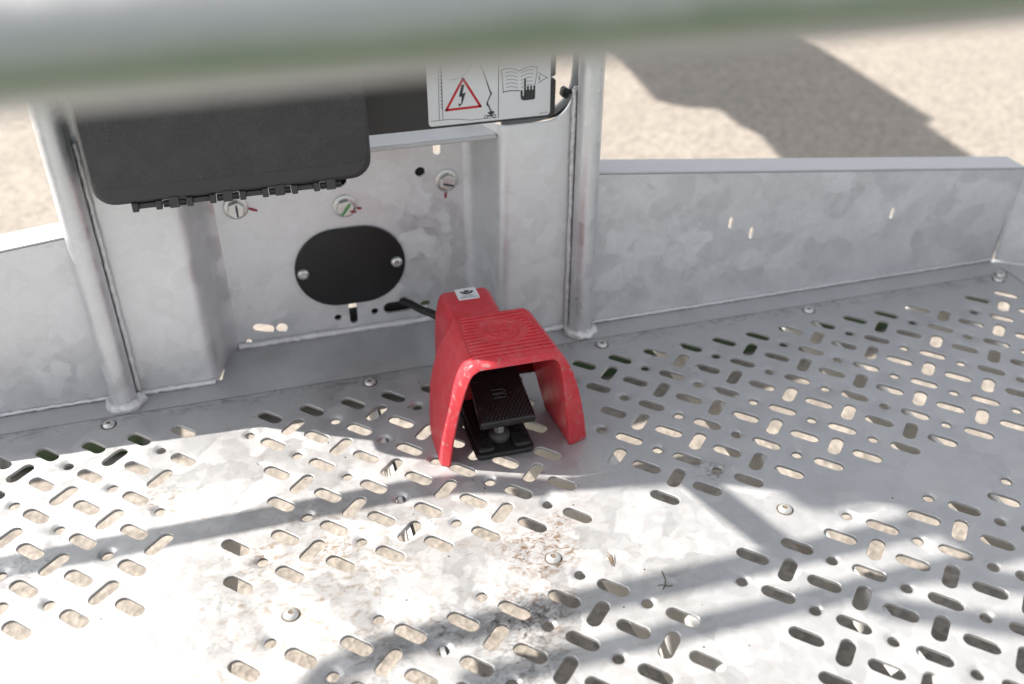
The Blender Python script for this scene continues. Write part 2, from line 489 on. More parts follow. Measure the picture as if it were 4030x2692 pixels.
def fz(x, y):
    e = edge.get((round(x, 3), round(y, 3)))
    if e is not None: return e
    k = (round(x), round(y))
    kx = math.floor(x) + .5; ky = (math.floor(y / RT) + .5)
    c = dgrid.get((round(kx * 2), round(ky * 2)))
    if c:
        d = math.hypot(x - c[0], y - c[1])
        if d < 0.14: return -0.055
        if d < 0.185: return -0.024
    return 0.0
mb = MB()
sheet(mb, [(-24.5, -14.2), (13.9, -14.2), (13.9, 1.05), (-24.5, 1.05)], holes, rings, lambda x, y, d: (x, y, fz(x, y) - d), 0.062)
FL = mb.build('floor_plate', M_FLOOR, P, smooth=25, label='perforated galvanised floor plate with slots and round holes')

# ledge under the floor edge, running back into the recess
led = MB()
led.prism([(-25.0, 1.06), (13.95, 1.06), (13.95, 1.98), (-1.75, 1.98), (-2.0, 3.5), (-8.8, 3.5), (-9.05, 1.98), (-25.0, 1.98)], -0.14, -0.05, plane='xy')
led.build('edge_ledge', M_LEDGE, P, smooth=0)
MB().box(-24.5, 13.9, 1.052, 1.085, -.05, -.012).build('seam_gap_strip', M_DIRT, P, smooth=0)  # thin dark strip standing in for the open gap line

# toe boards
def toe_top(x): return 4.62 - 0.112 * (x if x > -5.4 else -10.8 - x)
def toe_y(z): return 1.92 - 0.072 * z
def toe(x0, x1, holes, name='toe_board'):
    mb = MB()
    sheet(mb, [(x0, -.1), (x1, -.1), (x1, toe_top(x1)), (x0, toe_top(x0))], holes, (), lambda x, z, d: (x, toe_y(z) + d, z), 0.07)
    o = mb.build(name, M_WALL, P, smooth=0)
    t = MB()
    a, b = toe_top(x0) + .004, toe_top(x1) + .004
    ya, yb = toe_y(a), toe_y(b)
    t.add([(x0, ya, a), (x1, yb, b), (x1, yb + .86, b), (x0, ya + .86, a), (x0, ya, a + .06), (x1, yb, b + .06), (x1, yb + .86, b + .06), (x0, ya + .86, a + .06)],
          [(3, 2, 1, 0), (4, 5, 6, 7), (0, 1, 5, 4), (1, 2, 6, 5), (2, 3, 7, 6), (3, 0, 4, 7)])
    t.build('top_flange', M_LEDGE, o, smooth=0, bevel=0.02)
    return o
sl = lambda x, z, h=.12, r=.062: stadium(x, z, h, r, math.pi / 2, 5)
toe(0.45, 14.05, [sl(4.71, 2.60), sl(5.40, 2.18), sl(9.85, 2.18)])
toe(-24.85, -11.37, [sl(-15.15, 2.55), sl(-16.2, 2.18), sl(-20.65, 2.18)])
# angled corner and side boards
for pts in ([(14.08, 1.83), (16.4, 0.1), (16.4, -12.5)], [(-24.88, 1.83), (-27.2, 0.1), (-27.2, -12.5)]):
    for (xa, ya), (xb, yb) in zip(pts, pts[1:]):
        MB().add([(xa, ya, 0), (xb, yb, 0), (xb, yb, 3.05), (xa, ya, 3.05), (xa, ya + .07, 0), (xb + .07, yb + .07, 0), (xb + .07, yb + .07, 3.05), (xa, ya + .07, 3.05)],
                 [(0, 1, 2, 3), (7, 6, 5, 4), (3, 2, 6, 7), (0, 3, 7, 4), (1, 5, 6, 2)]).build('toe_board', M_WALL, P, smooth=0)
MB().box(13.96, 16.35, -12.5, 0.05, -.12, -.03).build('edge_ledge', M_LEDGE, P, smooth=0)
MB().add([(13.96, .06, -.03), (16.3, .06, -.03), (14.0, 1.8, -.03)], [(0, 1, 2)]).build('edge_ledge', M_LEDGE, P, smooth=0)
MB().box(13.7, 16.6, -12.5, 2.1, -.22, -.16).build('edge_ledge', M_LEDGE, P, smooth=0)
MB().box(-27.15, -24.55, -12.5, 0.05, -.12, -.03).build('edge_ledge', M_LEDGE, P, smooth=0)
MB().box(-25, 14, -14.3, -14.22, -.1, 3.0).build('toe_board', M_WALL, P, smooth=0)

# posts
def post(x, y, top, weld=True):
    n = 28
    pts = [(x, y, -0.02 + top * k / 14) for k in range(15)]
    o = MB().tube(pts, 0.305, 28).build('post', M_TUBE, P, smooth=50)
    if weld:
        ring = []
        for k in range(25):
            w = 2 * math.pi * k / 24
            ring.append((x + .34 * math.cos(w), y + .34 * math.sin(w), 0.02))
        MB().tube(ring, [0.145 + random.uniform(-.04, .05) for _ in ring], 8, caps=False, wob=.16).build('weld_bead', M_WELD, o, smooth=60)
    return o
PL = post(-11.37, 1.60, 21.3)
PR = post(0.45, 1.60, 21.3)
for x, y in ((16.2, -4.0), (-27.0, -3.0)): post(x, y, 21.3, False)
for x, y in ((-25.5, -14.6), (14.5, -14.6)): post(x, y, 21.3, False)
# rails
def rail(pts, r=0.305, name='rail', label=None, mat=None):
    return MB().tube(pts, r, 20).build(name, mat or M_TUBE, P, smooth=50, label=label)
rail([(-24.0, 1.55, 21.3), (13.4, 1.55, 21.3)], name='top_rail')
rail([(-24.0, 1.55, 21.3), (-25.2, 1.25, 21.15), (-26.1, 0.3, 21.0), (-26.6, -1, 21.0), (-26.6, -14, 21.0)], name='top_rail')
rail([(-24.4, 1.55, 11.8), (-15.2, 1.55, 11.8), (-14.7, 1.55, 11.88), (-14.3, 1.55, 12.1), (-14.05, 1.55, 12.5), (-13.95, 1.55, 13.0), (-13.85, 1.55, 13.5)], name='mid_rail')
MB().prism([(-14.1, 12.6), (-13.6, 12.9), (-13.2, 13.28), (-6, 13.28), (-6, 14.9), (-12.2, 14.7), (-13.2, 14.45), (-13.9, 13.9), (-14.2, 13.2)], 1.5, 1.62).build('shade_plate', M_WALL, P, smooth=0)  # unseen plate added to shade the floor in front of the pedal
rail([(0.7, 1.55, 11.8), (13.4, 1.55, 11.8)], name='mid_rail')
rail([(-23.5, 0.62, 21.8), (-8.0, 0.62, 21.8)], r=.25, name='hand_bar')
# the near rail, far out of focus
NR = MB().tube([(-27, -14.34, 13.08), (-20, -14.34, 13.08), (-12, -14.34, 13.08), (-4, -14.34, 13.08), (4, -14.34, 13.08), (16, -14.34, 13.08)], 0.36, 40).build('front_rail', M_NEAR, P, smooth=50, label='near front rail tube, out of focus across the top')
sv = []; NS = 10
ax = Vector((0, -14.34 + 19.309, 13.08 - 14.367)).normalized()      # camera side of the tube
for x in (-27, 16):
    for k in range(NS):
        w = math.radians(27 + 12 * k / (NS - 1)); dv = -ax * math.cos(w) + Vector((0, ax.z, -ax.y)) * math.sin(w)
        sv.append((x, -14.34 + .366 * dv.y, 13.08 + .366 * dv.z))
MB().add(sv, [(k, k + 1, NS + k + 1, NS + k) for k in range(NS - 1)]).build('painted_reflection', M_REFLECTION, NR, smooth=60, fix=False, label='green reflection painted along the lower side of the near rail')  # reflected green on the tube, painted as a coloured band

# mount plate: two bent flanges and the recessed panel between them
def arc(cx, cy, r, a0, a1, n=5): return [(cx + r * math.cos(math.radians(a0 + (a1 - a0) * k / n)), cy + r * math.sin(math.radians(a0 + (a1 - a0) * k / n))) for k in range(n + 1)]
def flange(side):
    # profile in x,y from the post to the recessed panel; right side, mirrored for the left
    prof = [(0.45, 1.90), (0.16, 1.90), (-0.30, 1.90), (-0.60, 1.90), (-0.95, 1.90), (-1.45, 1.90)] + [(-1.45 - .30 * math.sin(math.radians(a)), 1.90 + .30 * (1 - math.cos(math.radians(a)))) for a in (15, 30, 45, 60, 75)] + [(-1.79, 2.30), (-2.02, 3.05), (-2.07, 3.20), (-2.16, 3.31), (-2.30, 3.36)]
    def top(x):
        if side < 0: return 5.92 if x < -.56 else 9.4
        if x > -0.55:
            t = (x + 0.55) / 0.71
            return 5.92 + 0.86 * (1 - math.sqrt(max(0, 1 - min(1, t) ** 2))) if t < .98 else 6.72
        return 5.92
    dense = []
    for (a, b) in zip(prof, prof[1:]):
        k = 6 if abs(a[0] - b[0]) > .25 and a[0] > -.7 else 1
        for q in range(k): dense.append((a[0] + (b[0] - a[0]) * q / k, a[1] + (b[1] - a[1]) * q / k))
    dense.append(prof[-1])
    mx = (lambda x: x) if side > 0 else (lambda x: -10.84 - x)
    mb = MB(); n = len(dense)
    vs = []
    for t in (0, .08):
        for x, y in dense: vs.append((mx(x), y + t, -.1))
        for x, y in dense: vs.append((mx(x), y + t, top(x)))
    fs = []
    for i in range(n - 1):
        fs.append((i, i + 1, n + i + 1, n + i))
        fs.append((2 * n + i, 3 * n + i, 3 * n + i + 1, 2 * n + i + 1))
        fs.append((n + i, n + i + 1, 3 * n + i + 1, 3 * n + i))
    mb.add(vs, fs)
    return mb.build('mount_flange', M_WALL, P, smooth=50)
flange(1); flange(-1)
pz = lambda x, z, d: (x, 3.36 + d, z)
panel_holes = [stadium(-7.85, .43, .15, .13, math.radians(-18)), circle(-7.38, .36, .15), circle(-5.87, .43, .10), circle(-4.87, .46, .10),
               stadium(-5.45, .52, .24, .11, math.pi / 2), stadium(-4.22, .50, .24, .17, 0), stadium(-3.46, .47, .04, .10, 0),
               stadium(-2.95, 5.10, .22, .10, math.pi / 2), circle(-3.41, 4.37, .135), circle(-5.42, 4.37, .15), circle(-8.60 + .32, .10, .07)]
mb = MB(); sheet(mb, [(-8.56, -.1), (-2.28, -.1), (-2.28, 5.62), (-8.56, 5.62)], panel_holes, (), pz, .08)
MPL = mb.build('mount_panel', M_WALL, P, smooth=0, label='recessed galvanised mounting panel with bolt holes')
MB().box(-8.9, -1.75, 2.02, 3.44, 5.58, 5.70).build('panel_lip', M_LEDGE, P, smooth=0, bevel=.03)
# weld seams
def seam(pts, r, parent=P, n=8):
    out = []
    for a, b in zip(pts, pts[1:]):
        a, b = Vector(a), Vector(b); k = max(2, int((b - a).length / .09))
        for q in range(k): out.append(a.lerp(b, q / k) + Vector((random.uniform(-.008, .008), random.uniform(-.01, .01), random.uniform(-.01, .01))))
    out.append(Vector(pts[-1]))
    return MB().tube(out, [r * random.uniform(.8, 1.2) for _ in out], n, wob=.06).build('weld_bead', M_WELD, parent, smooth=60)
seam([(-24, 1.88, 0), (-11.75, 1.88, 0)], .045)
seam([(.85, 1.88, 0), (14, 1.88, 0)], .04)
seam([(-11.0, 1.86, .01), (-9.2, 1.86, .01)], .075)
seam([(-8.55, 3.30, .01), (-3.2, 3.30, .01)], .095)
seam([(-1.5, 1.86, .01), (.15, 1.86, .01)], .085)
seam([(-11.02, 1.80, .1), (-11.02, 1.80, 6.6)], .06)
seam([(.12, 1.80, .1), (.12, 1.80, 6.7)], .062)
seam([(14.02, 1.8, .05), (14.02, 1.8, 3.0)], .03)

sp_ = MB()
for k in range(46):
    if k < 30: x = .9 + abs(random.gauss(0, 1.4)); z = random.uniform(.1, 1.6)
    else: x = random.uniform(1, 13.5); z = random.uniform(.1, 2.4)
    if z > toe_top(x) - .3: continue
    r = random.uniform(.012, .032); y = toe_y(z)
    sp_.add([(x - r, y, z), (x, y, z - r), (x + r, y, z), (x, y, z + r), (x, y - r * .8, z)], [(0, 1, 4), (1, 2, 4), (2, 3, 4), (3, 0, 4)])
sp_.build('weld_spatter', M_WELD, P, smooth=60, kind='stuff')
# oval access cover
ov = MB().prism(stadium(-5.40, 1.97, .325, 1.12, 0, 20), 3.27, 3.352)
OV = ov.build('access_cover', M_COVER, P, smooth=40, bevel=.02, label='black oval rubber access cover with two screws')
for x in (-6.64, -4.19):
    s = MB().lathe([(.155, 0), (.155, .03), (.13, .07), (.085, .09), (.075, .06), (.05, .06)], (x, 3.268, 1.95), 20, 'y').build('screw', M_ZINC, OV, smooth=40)

# hex bolts with washers and inspection marks
def hexbolt(x, z, rot, marks):
    w = MB().lathe([(.30, 0), (.30, .035), (.285, .045)], (x, 3.355, z), 28, 'y').build('hex_bolt', M_ZINC, P, smooth=40)
    hx = [(x + .225 * math.cos(rot + k * math.pi / 3), z + .225 * math.sin(rot + k * math.pi / 3)) for k in range(6)]
    MB().lathe([(.27, .046), (.235, .055)], (x, 3.355, z), 24, 'y').build('washer', M_ZINC, w, smooth=40)
    h = MB().prism(hx, 3.13, 3.30).build('head', M_ZINC, w, smooth=0, bevel=.025)
    for (x0, z0, x1, z1, yy, wd, mt) in marks:
        a, b = Vector((x0, 0, z0)), Vector((x1, 0, z1)); d = (b - a).normalized(); nrm = Vector((-d.z, 0, d.x)) * wd
        q = [a + nrm * .7, a + d * .25 * (b - a).length + nrm, b + nrm * .8, b - nrm * .8, a + d * .3 * (b - a).length - nrm * 1.1, a - nrm * .6]
        MB().prism([(x + p.x, z + p.z) for p in q], yy - .006, yy).build('paint_mark', mt, w, smooth=0)
hexbolt(-8.03, 3.99, .3, [(.02, .16, .02, -.16, 3.129, .028, M_BLUEMARK), (.30, -.06, .50, -.15, 3.354, .035, M_REDMARK)])
hexbolt(-5.39, 3.69, .15, [(.12, .14, -.12, -.17, 3.129, .04, M_GREENMARK), (.10, -.06, .26, -.10, 3.128, .025, M_REDMARK), (.30, -.10, .42, -.12, 3.354, .035, M_REDMARK)])
hexbolt(-2.73, 4.07, .5, [(-.14, .0, .14, -.09, 3.129, .03, M_BLUEMARK), (-.03, -.33, -.05, -.50, 3.354, .032, M_REDMARK)])

# dome-head floor bolts
proto = None
for k, (x, y) in enumerate([(-11.70, .75), (-5.46, .74), (.77, .74), (7.0, .77), (13.34, .76), (-17.9, .75), (-2.88, -6.26), (-8.08, -6.26), (2.30, -6.28), (13.6, .98)]):
    if proto is None:
        me = MB().lathe([(.152, 0), (.150, .018), (.135, .045), (.10, .068), (.062, .078), (.055, .058), (.035, .055)], (0, 0, 0), 24)
        proto = me.build('dome_bolt', M_ZINC, None, smooth=45)
        rec = MB().lathe([(.054, .060), (.02, .059)], (0, 0, 0), 12).build('socket', plain('socket_dirt', (.12, .09, .065), .8), proto, smooth=0)
        MB().lathe([(.185, .0015), (.18, .004)], (0, 0, 0), 24).build('grime_ring', M_GRIME, proto, smooth=0)
        proto.parent = P; proto.location = Vector((x, y, .0)) * U - P.location
    else:
        copy_tree(proto, P, (x, y, 0))

# beams under the floor
def beam(xa, ya, xb, yb, w, h, z=-.07):
    MB().add([(xa, ya, z), (xa + w, ya, z), (xb + w, yb, z), (xb, yb, z), (xa, ya, z - h), (xa + w, ya, z - h), (xb + w, yb, z - h), (xb, yb, z - h)],
             [(0, 1, 2, 3), (7, 6, 5, 4), (0, 4, 5, 1), (1, 5, 6, 2), (2, 6, 7, 3), (3, 7, 4, 0)]).build('under_beam', M_BEAM, P, smooth=0)
beam(-9.4, 1.9, -11.0, -13.5, .75, 1.8)
beam(-2.05, 1.9, -.25, -13.5, .9, 2.4)
MB().box(-9.2, -2.4, .30, 1.05, -.56, -.46).build('under_angle', M_BEAM, P, smooth=0)
for x in (-14.5, -5.55, 2.75, 6.9, 11.1, -18.5): 
    beam(x, 1.9, x, -13.5, .09, 1.1); beam(x + .09, 1.9, x + .09, -13.5, .22, .08, -1.09)
# carrier behind the recess panel, and an unseen console added above for its shadow
MB().box(-6.25, -5.62, 3.6, 4.6, -3.0, .9).build('carrier_arm', M_BLACK, P, smooth=0)
MB().box(-5.62, -5.2, 3.6, 3.8, -3.0, .42).build('carrier_arm', M_BLACK, P, smooth=0)
MB().box(-5.2, -3.72, 3.6, 4.6, -3.0, .9).build('carrier_arm', M_BLACK, P, smooth=0)
MB().box(-10.2, -3.12, 3.8, 10.5, 2.6, 4.9).build('carrier_block', M_PANEL, P, smooth=0, bevel=.1)
MB().prism(rrect(-9.9, -1.0, 9.6, 13.0, .9, 6), .9, 1.9).build('added_console', M_PANEL, P, smooth=40, bevel=.2)
MB().tube([(-15.9, 1.5, 23.8), (-15.9, 1.5, 30)], .28, 16).build('shadow_tube', M_TUBE, P, smooth=50)  # unseen tubes added to cast the narrow shadow bands on the floor
MB().tube([(-18.4, 1.5, 25.0), (-18.4, 1.5, 33)], .28, 16).build('shadow_tube', M_TUBE, P, smooth=50)
MB().tube([(-10.9, 1.0, 14.0), (-14.5, 1.0, 19.2)], .32, 16).build('shadow_tube', M_TUBE, P, smooth=50)  # unseen tube placed for the diagonal shadow strip

# ------------------------------------------------------------------ machine behind
CH = thing('lift_chassis', 'dark green painted lift chassis glimpsed through the rear floor slots', 'machine', (8, 12, GZ))
MB().prism([(-3.2, GZ), (24, GZ), (24, -8.2), (9, -3.6), (-3.2, -.8)], 10.9, 12.2).build('chassis_frame', M_GREEN, CH, smooth=0, bevel=.2)
MB().box(-20, -13, 11.2, 17.5, GZ, -7.2).build('outrigger', M_GREEN, CH, smooth=0, bevel=.2)
BO = thing('added_lift_boom', 'unseen lift boom arm built above the frame to cast the wide shadow on the asphalt behind', 'boom', (-5, 40, 28))
bo = MB()
zb = 28.0; sx, sy = SUN_A * (zb - GZ), SUN_B * (zb - GZ)
edge_l = [(22.2, 60), (21.4, 50.2), (20.4, 41.3), (21.6, 39.6), (23.9, 38.9), (23.8, 35.5), (24.3, 33.4), (23.7, 29.5), (24.5, 24)]
edge_r = [(32.6, 22), (32.6, 26.9), (33.3, 33.2), (34.5, 34.2), (34.5, 35.4), (35.0, 42), (35.7, 50.3), (36, 60)]
bo.prism([(x - sx, y + sy) for x, y in edge_l + edge_r], zb, zb + 3, plane='xy')  # outline projected back from the ground shadow it has to cast
bo.build('added_boom_section', M_GREEN, BO, smooth=0)
# unseen plate added behind the basket, cut to shade the right half of the floor
BY = 8.0
fl = [(-.7, -2.9), (-.7, -3.9), (-1.0, -4.1), (-1.0, -4.6), (-.69, -4.76), (.14, -4.9), (1.79, -5.01), (2.31, -5.6), (2.52, -5.84), (2.63, -6.33), (3.05, -6.59), (3.66, -6.66), (4.57, -6.68), (4.85, -7.3), (5.0, -8.3), (5.9, -8.7), (7.5, -9.0), (12, -9.2), (20, -9.3)]
poly = [(x - SUN_A / SUN_B * (BY - y), (BY - y) / SUN_B) for x, y in fl]
poly = [(-22.8, 16.4), (-23.2, 20), (-22.5, 25)] + poly + [(10, 40.5), (10, 16.4)]
MB().prism(poly, BY, BY + 1.0).build('boom_shade_plate', M_GREEN, BO, smooth=0)

# ------------------------------------------------------------------ foot pedal
FP = thing('foot_pedal', 'red hooded foot switch standing on the perforated floor', 'foot pedal', (-2.8, -1.2, 0))
XC = -2.70
OUT = [(0, 1.75), (.55, 1.68), (1.26, 1.55), (1.7, 1.44), (2.03, 1.33), (2.3, 1.19), (2.48, 1.09), (2.56, 1.03), (2.60, .94)]
INN = [(0, 1.27), (.6, 1.21), (1.3, 1.13), (2.0, 1.04), (2.30, .98), (2.44, .92), (2.50, .80)]
INL = [(0, 1.52), (.6, 1.44), (1.3, 1.31), (2.0, 1.12), (2.30, 1.02), (2.44, .92), (2.50, .80)]
def interp(tab, z):
    if z <= tab[0][0]: return tab[0][1]
    for (a, b), (c, d) in zip(tab, tab[1:]):
        if z <= c: return b + (d - b) * (z - a) / (c - a)
    return tab[-1][1]
rowsY = [(-2.90, 0, 0), (-2.84, 0, 0), (-2.55, 0, .01), (-2.2, 0, .03), (-1.85, .0, .05), (-1.55, .0, .08), (-1.38, .22, .09), (-1.22, .5, .10), (-1.08, .74, .11), (-0.96, .84, .125), (-.90, .86, .16)]
def half(tab, zb, dw, zs=None):
    zt = tab[-1][0]; out = []
    for t in (0, .12, .25, .4, .55, .68, .79, .87, .93, .965, 1.0):
        z = zb + (zt - zb) * t
        out.append((interp(tab, z) - dw, z))
    return out
hood = MB(); ringsO = []; ringsI = []
for Y, zb, dw in rowsY:
    h = half(OUT, zb, dw)
    xc = XC - .05 * (Y + 2.86) / 1.96
    ringsO.append([(xc - w, Y, z) for w, z in h] + [(xc + w, Y, z) for w, z in reversed(h)])
    h = half(INN, zb, dw); hl = half(INL, zb, dw)
    ringsI.append([(xc - w, Y, z) for w, z in hl] + [(xc + w, Y, z) for w, z in reversed(h)])
# raked rim: the outer edge lies behind the inner edge
ringsO[0] = [(x, -2.86, z) for x, y, z in ringsO[0]]; ringsO[1] = [(x, -2.80, z) for x, y, z in ringsO[1]]
ringsI[0] = [(x + (XC - x) * -.02, -3.01, z) for x, y, z in ringsI[0]]; ringsI[1] = [(x, -2.95, z) for x, y, z in ringsI[1]]
nr = len(ringsO[0]); vs = []; fs = []
for r in ringsO + ringsI: vs += r
K = len(rowsY)
for i in range(K - 1):
    for k in range(nr - 1):
        a = i * nr + k; fs.append((a, a + 1, a + nr + 1, a + nr))
        b = (K + i) * nr + k; fs.append((b, b + nr, b + nr + 1, b + 1))
    for k in (0, nr - 1):
        a = i * nr + k; b = (K + i) * nr + k
        fs.append((a, a + nr, b + nr, b) if k == 0 else (a, b, b + nr, a + nr))
for k in range(nr - 1):
    a = k; b = K * nr + k; fs.append((a, b, b + 1, a + 1))
fs.append(tuple((K - 1) * nr + k for k in range(nr)))
fs.append(tuple((2 * K - 2) * nr + k for k in range(nr)))
hood.add(vs, fs)
HO = hood.build('hood', M_RED, FP, smooth=38, bevel=.035, seg=3, label='red lacquered steel hood with scuffed legs')
# raised ribs and emblem on the hood top
ZT = 2.60
rib = MB()
EX, EY, ER = -2.68, -1.70, .40
for k in range(13):
    y = -1.03 - k * .132
    xl, xr = -3.50 - .012 * k + .03, -1.98 + .022 * k - .03
    dy = abs(y - EY); gap = math.sqrt(max(0, (ER + .13) ** 2 - dy ** 2))
    if dy < ER + .13:
        segs = [(xl, EX - gap - .06), (EX + gap + .06, xr)]
    else: segs = [(xl, xr)]
    for a, b in segs:
        if b - a > .08:
            rib.tube([(a, y, ZT - .006), (a + .03, y, ZT + .004), (b - .03, y, ZT + .004), (b, y, ZT - .006)], [.02, .034, .034, .02], 8)
rib.build('rib', M_RED, HO, smooth=60, kind='stuff')
em = MB()
for rr in (ER, ER - .045): em.tube([(EX + rr * math.cos(2 * math.pi * k / 40), EY + rr * .98 * math.sin(2 * math.pi * k / 40), ZT + .002) for k in range(41)], .022, 8, caps=False)
def hook(cx, cy, r, a0, a1): return [(EX + cx + r * math.cos(math.radians(a0 + (a1 - a0) * k / 14)), EY + cy + r * math.sin(math.radians(a0 + (a1 - a0) * k / 14)), ZT + .002) for k in range(15)]
em.tube(hook(.06, .12, .10, 200, -70) + [(EX - .12, EY - .01, ZT + .002)] + hook(-.14, -.07, .09, 90, 330), .024, 8)
em.tube(hook(.13, -.10, .09, 130, -150), .024, 8)
em.tube(hook(-.14, -.07, .045, 0, 300), .012, 8)
em.build('emblem', M_RED, HO, smooth=60)
bd = MB(); bd.tube([(-3.56, -1.0, ZT), (-3.50, -.95, ZT), (-2.0, -.97, ZT), (-1.93, -1.02, ZT), (-1.74, -2.70, ZT), (-3.62, -2.66, ZT), (-3.56, -1.0, ZT)], .013, 6, caps=False)
bd.build('rim_line', M_RED, HO, smooth=60)
# body behind the hood
BX = -3.02
bp = [(-.80, .22), (.80, .22), (.79, 1.3), (.74, 1.9), (.66, 2.28), (.60, 2.40), (.52, 2.46), (-.52, 2.46), (-.60, 2.40), (-.66, 2.28), (-.74, 1.9), (-.79, 1.3)]
body = MB()
ys = [(-.96, 1.0, 0), (.1, 1.0, 0), (.42, .99, -.0), (.54, .965, -.03), (.60, .90, -.09)]
nb = len(bp); vs = []; fs = []
for y, s_, dz in ys: vs += [(BX + x * s_, y, z + (dz if z > 1 else 0)) for x, z in bp]
for i in range(len(ys) - 1):
    for k in range(nb): fs.append((i * nb + k, i * nb + (k + 1) % nb, (i + 1) * nb + (k + 1) % nb, (i + 1) * nb + k))
fs += [tuple(range(nb)), tuple((len(ys) - 1) * nb + k for k in range(nb))]
body.add(vs, fs)
BOD = body.build('switch_body', M_RED, FP, smooth=50, bevel=.03)
# type label on the body
lb = MB().prism(rrect(-3.25, -2.73, .02, .54, .03, 3), 2.461, 2.468, plane='xy').build('type_label', M_WHITE, BOD, smooth=0)
lz = 2.469
pr = MB()
pr.prism([(-2.98 + .075 * math.cos(w * math.pi / 10), .385 + .055 * math.sin(w * math.pi / 10)) for w in range(20)], lz, lz + .003, plane='xy')
arcp = [(-2.98 + .165 * math.cos(math.radians(a)), .40 + .15 * math.sin(math.radians(a))) for a in range(180, 361, 15)] + [(-2.98 + .10 * math.cos(math.radians(a)), .40 + .085 * math.sin(math.radians(a))) for a in range(360, 179, -15)]
pr.prism(arcp, lz, lz + .003, plane='xy')
pr.prism([(-3.23, .085), (-2.75, .085), (-2.75, .093), (-3.23, .093)], lz, lz + .003, plane='xy')
for y, a, b in ((.19, -3.15, -2.83), (.165, -3.10, -2.87), (.13, -3.18, -2.80)):
    x = a
    while x < b:
        l = random.uniform(.015, .05); pr.prism([(x, y), (min(b, x + l), y), (min(b, x + l), y + .012), (x, y + .012)], lz, lz + .002, plane='xy'); x += l + .012
pr.build('print', M_INK, lb, smooth=0)
# black base with bosses and groove
base = MB()
def bprof(y0, y1, x0, x1, z1):
    base.prism(rrect(x0, x1, y0, y1, .14, 4), 0.005, z1, plane='xy')
bprof(-2.98, .62, -3.62, -2.24, .13)
BA = base.build('base_plate', M_BLACK, FP, smooth=40, bevel=.04)
b2 = MB()
b2.prism(rrect(-3.56, -3.16, -2.9, -1.0, .1, 4), .12, .24, plane='xy')
b2.prism(rrect(-2.70, -2.30, -2.9, -1.0, .1, 4), .12, .24, plane='xy')
b2.build('base_rail', M_BLACK, BA, smooth=40, bevel=.04)
for x, y in ((-3.42, -2.74), (-2.42, -2.68), (-3.35, -2.45), (-2.52, -2.42)):
    MB().lathe([(.115, .235), (.115, .26), (.095, .262), (.09, .225), (.05, .225)], (x, y, 0), 18).build('boss', M_BLACK, BA, smooth=40)
MB().lathe([(.23, .13), (.25, .16), (.25, .27), (.20, .33), (.13, .35)], (-2.95, -2.42, 0), 24).build('spring_cup', plain('grey_rubber', (.05, .05, .05), .6), FP, smooth=40)
MB().prism([(-2.95 + .13 * math.cos(k * math.pi / 3 + .2), -2.42 + .13 * math.sin(k * math.pi / 3 + .2)) for k in range(6)], .34, .58, plane='xy').build('hex_nut', M_ZINC, FP, smooth=0, bevel=.015)
# pedal plate
def pedz(y): return .76 + (y + 2.62) * .33
pd = MB()
vs = []
for y, xl, xr in ((-2.62, -3.44, -2.13), (-.98, -3.36, -2.20)):
    for dz in (0, -.20): vs += [(xl, y, pedz(y) + dz), (xr, y, pedz(y) + dz)]
pd.add(vs, [(0, 1, 5, 4), (2, 6, 7, 3), (0, 2, 3, 1), (4, 5, 7, 6), (0, 4, 6, 2), (1, 3, 7, 5)])
PD = pd.build('pedal', M_PEDAL, FP, smooth=40, bevel=.045, seg=3, label='black ribbed foot pedal with scraped front edge')
st = MB()
for j in range(26):
    y = -2.54 + j * .062
    for i in range(13):
        x = -3.36 + i * .095 + (j % 2) * .047
        if x > -2.21: continue
        if abs(x + 2.78) < .24 and abs(y + 1.85) < .17: continue
        z = pedz(y) - .004; r = .024
        st.add([(x - r, y, z), (x, y - r, z - .006), (x + r, y, z), (x, y + r, z + .006), (x, y, z + .034)], [(0, 1, 4), (1, 2, 4), (2, 3, 4), (3, 0, 4)])
st.build('stud', M_PEDAL, PD, smooth=0, kind='stuff')
em = MB()
for dy in (.0, -.12):
    for dx0, dx1 in ((-.17, .10),):
        pts = [(-2.80 + dx0, -1.80 + dy), (-2.80 + dx1, -1.80 + dy), (-2.80 + dx1 + .06, -1.85 + dy), (-2.80 + dx1, -1.90 + dy), (-2.80 + dx0, -1.90 + dy)]
        em.tube([(x, y, pedz(y) + .012) for x, y in pts], .016, 6)
em.build('emblem', M_PEDAL, PD, smooth=60)

# conduit from the panel slot to the switch
CP = [Vector(p) for p in ((-4.25, 4.4, .35), (-4.12, 3.5, .62), (-3.95, 2.75, .88), (-3.82, 2.0, 1.14), (-3.72, 1.3, 1.44), (-3.60, .55, 1.72), (-3.45, .3, 1.80))]
def catmull(p, n=10):
    out = []
    for i in range(len(p) - 1):
        a, b, c, d = p[max(i - 1, 0)], p[i], p[i + 1], p[min(i + 2, len(p) - 1)]
        for k in range(n):
            t = k / n
            out.append(.5 * ((2 * b) + (c - a) * t + (2 * a - 5 * b + 4 * c - d) * t * t + (3 * b - a - 3 * c + d) * t ** 3))
    out.append(p[-1]); return out
cpts = catmull(CP, 26)
CT = thing('cable_conduit', 'black corrugated cable conduit running from the panel slot to the red foot pedal', 'conduit', (-4.1, 3.4, .6))
MB().tube(cpts, [.105 if k % 2 else .085 for k in range(len(cpts))], 12).build('conduit', M_BLACK, CT, smooth=0)

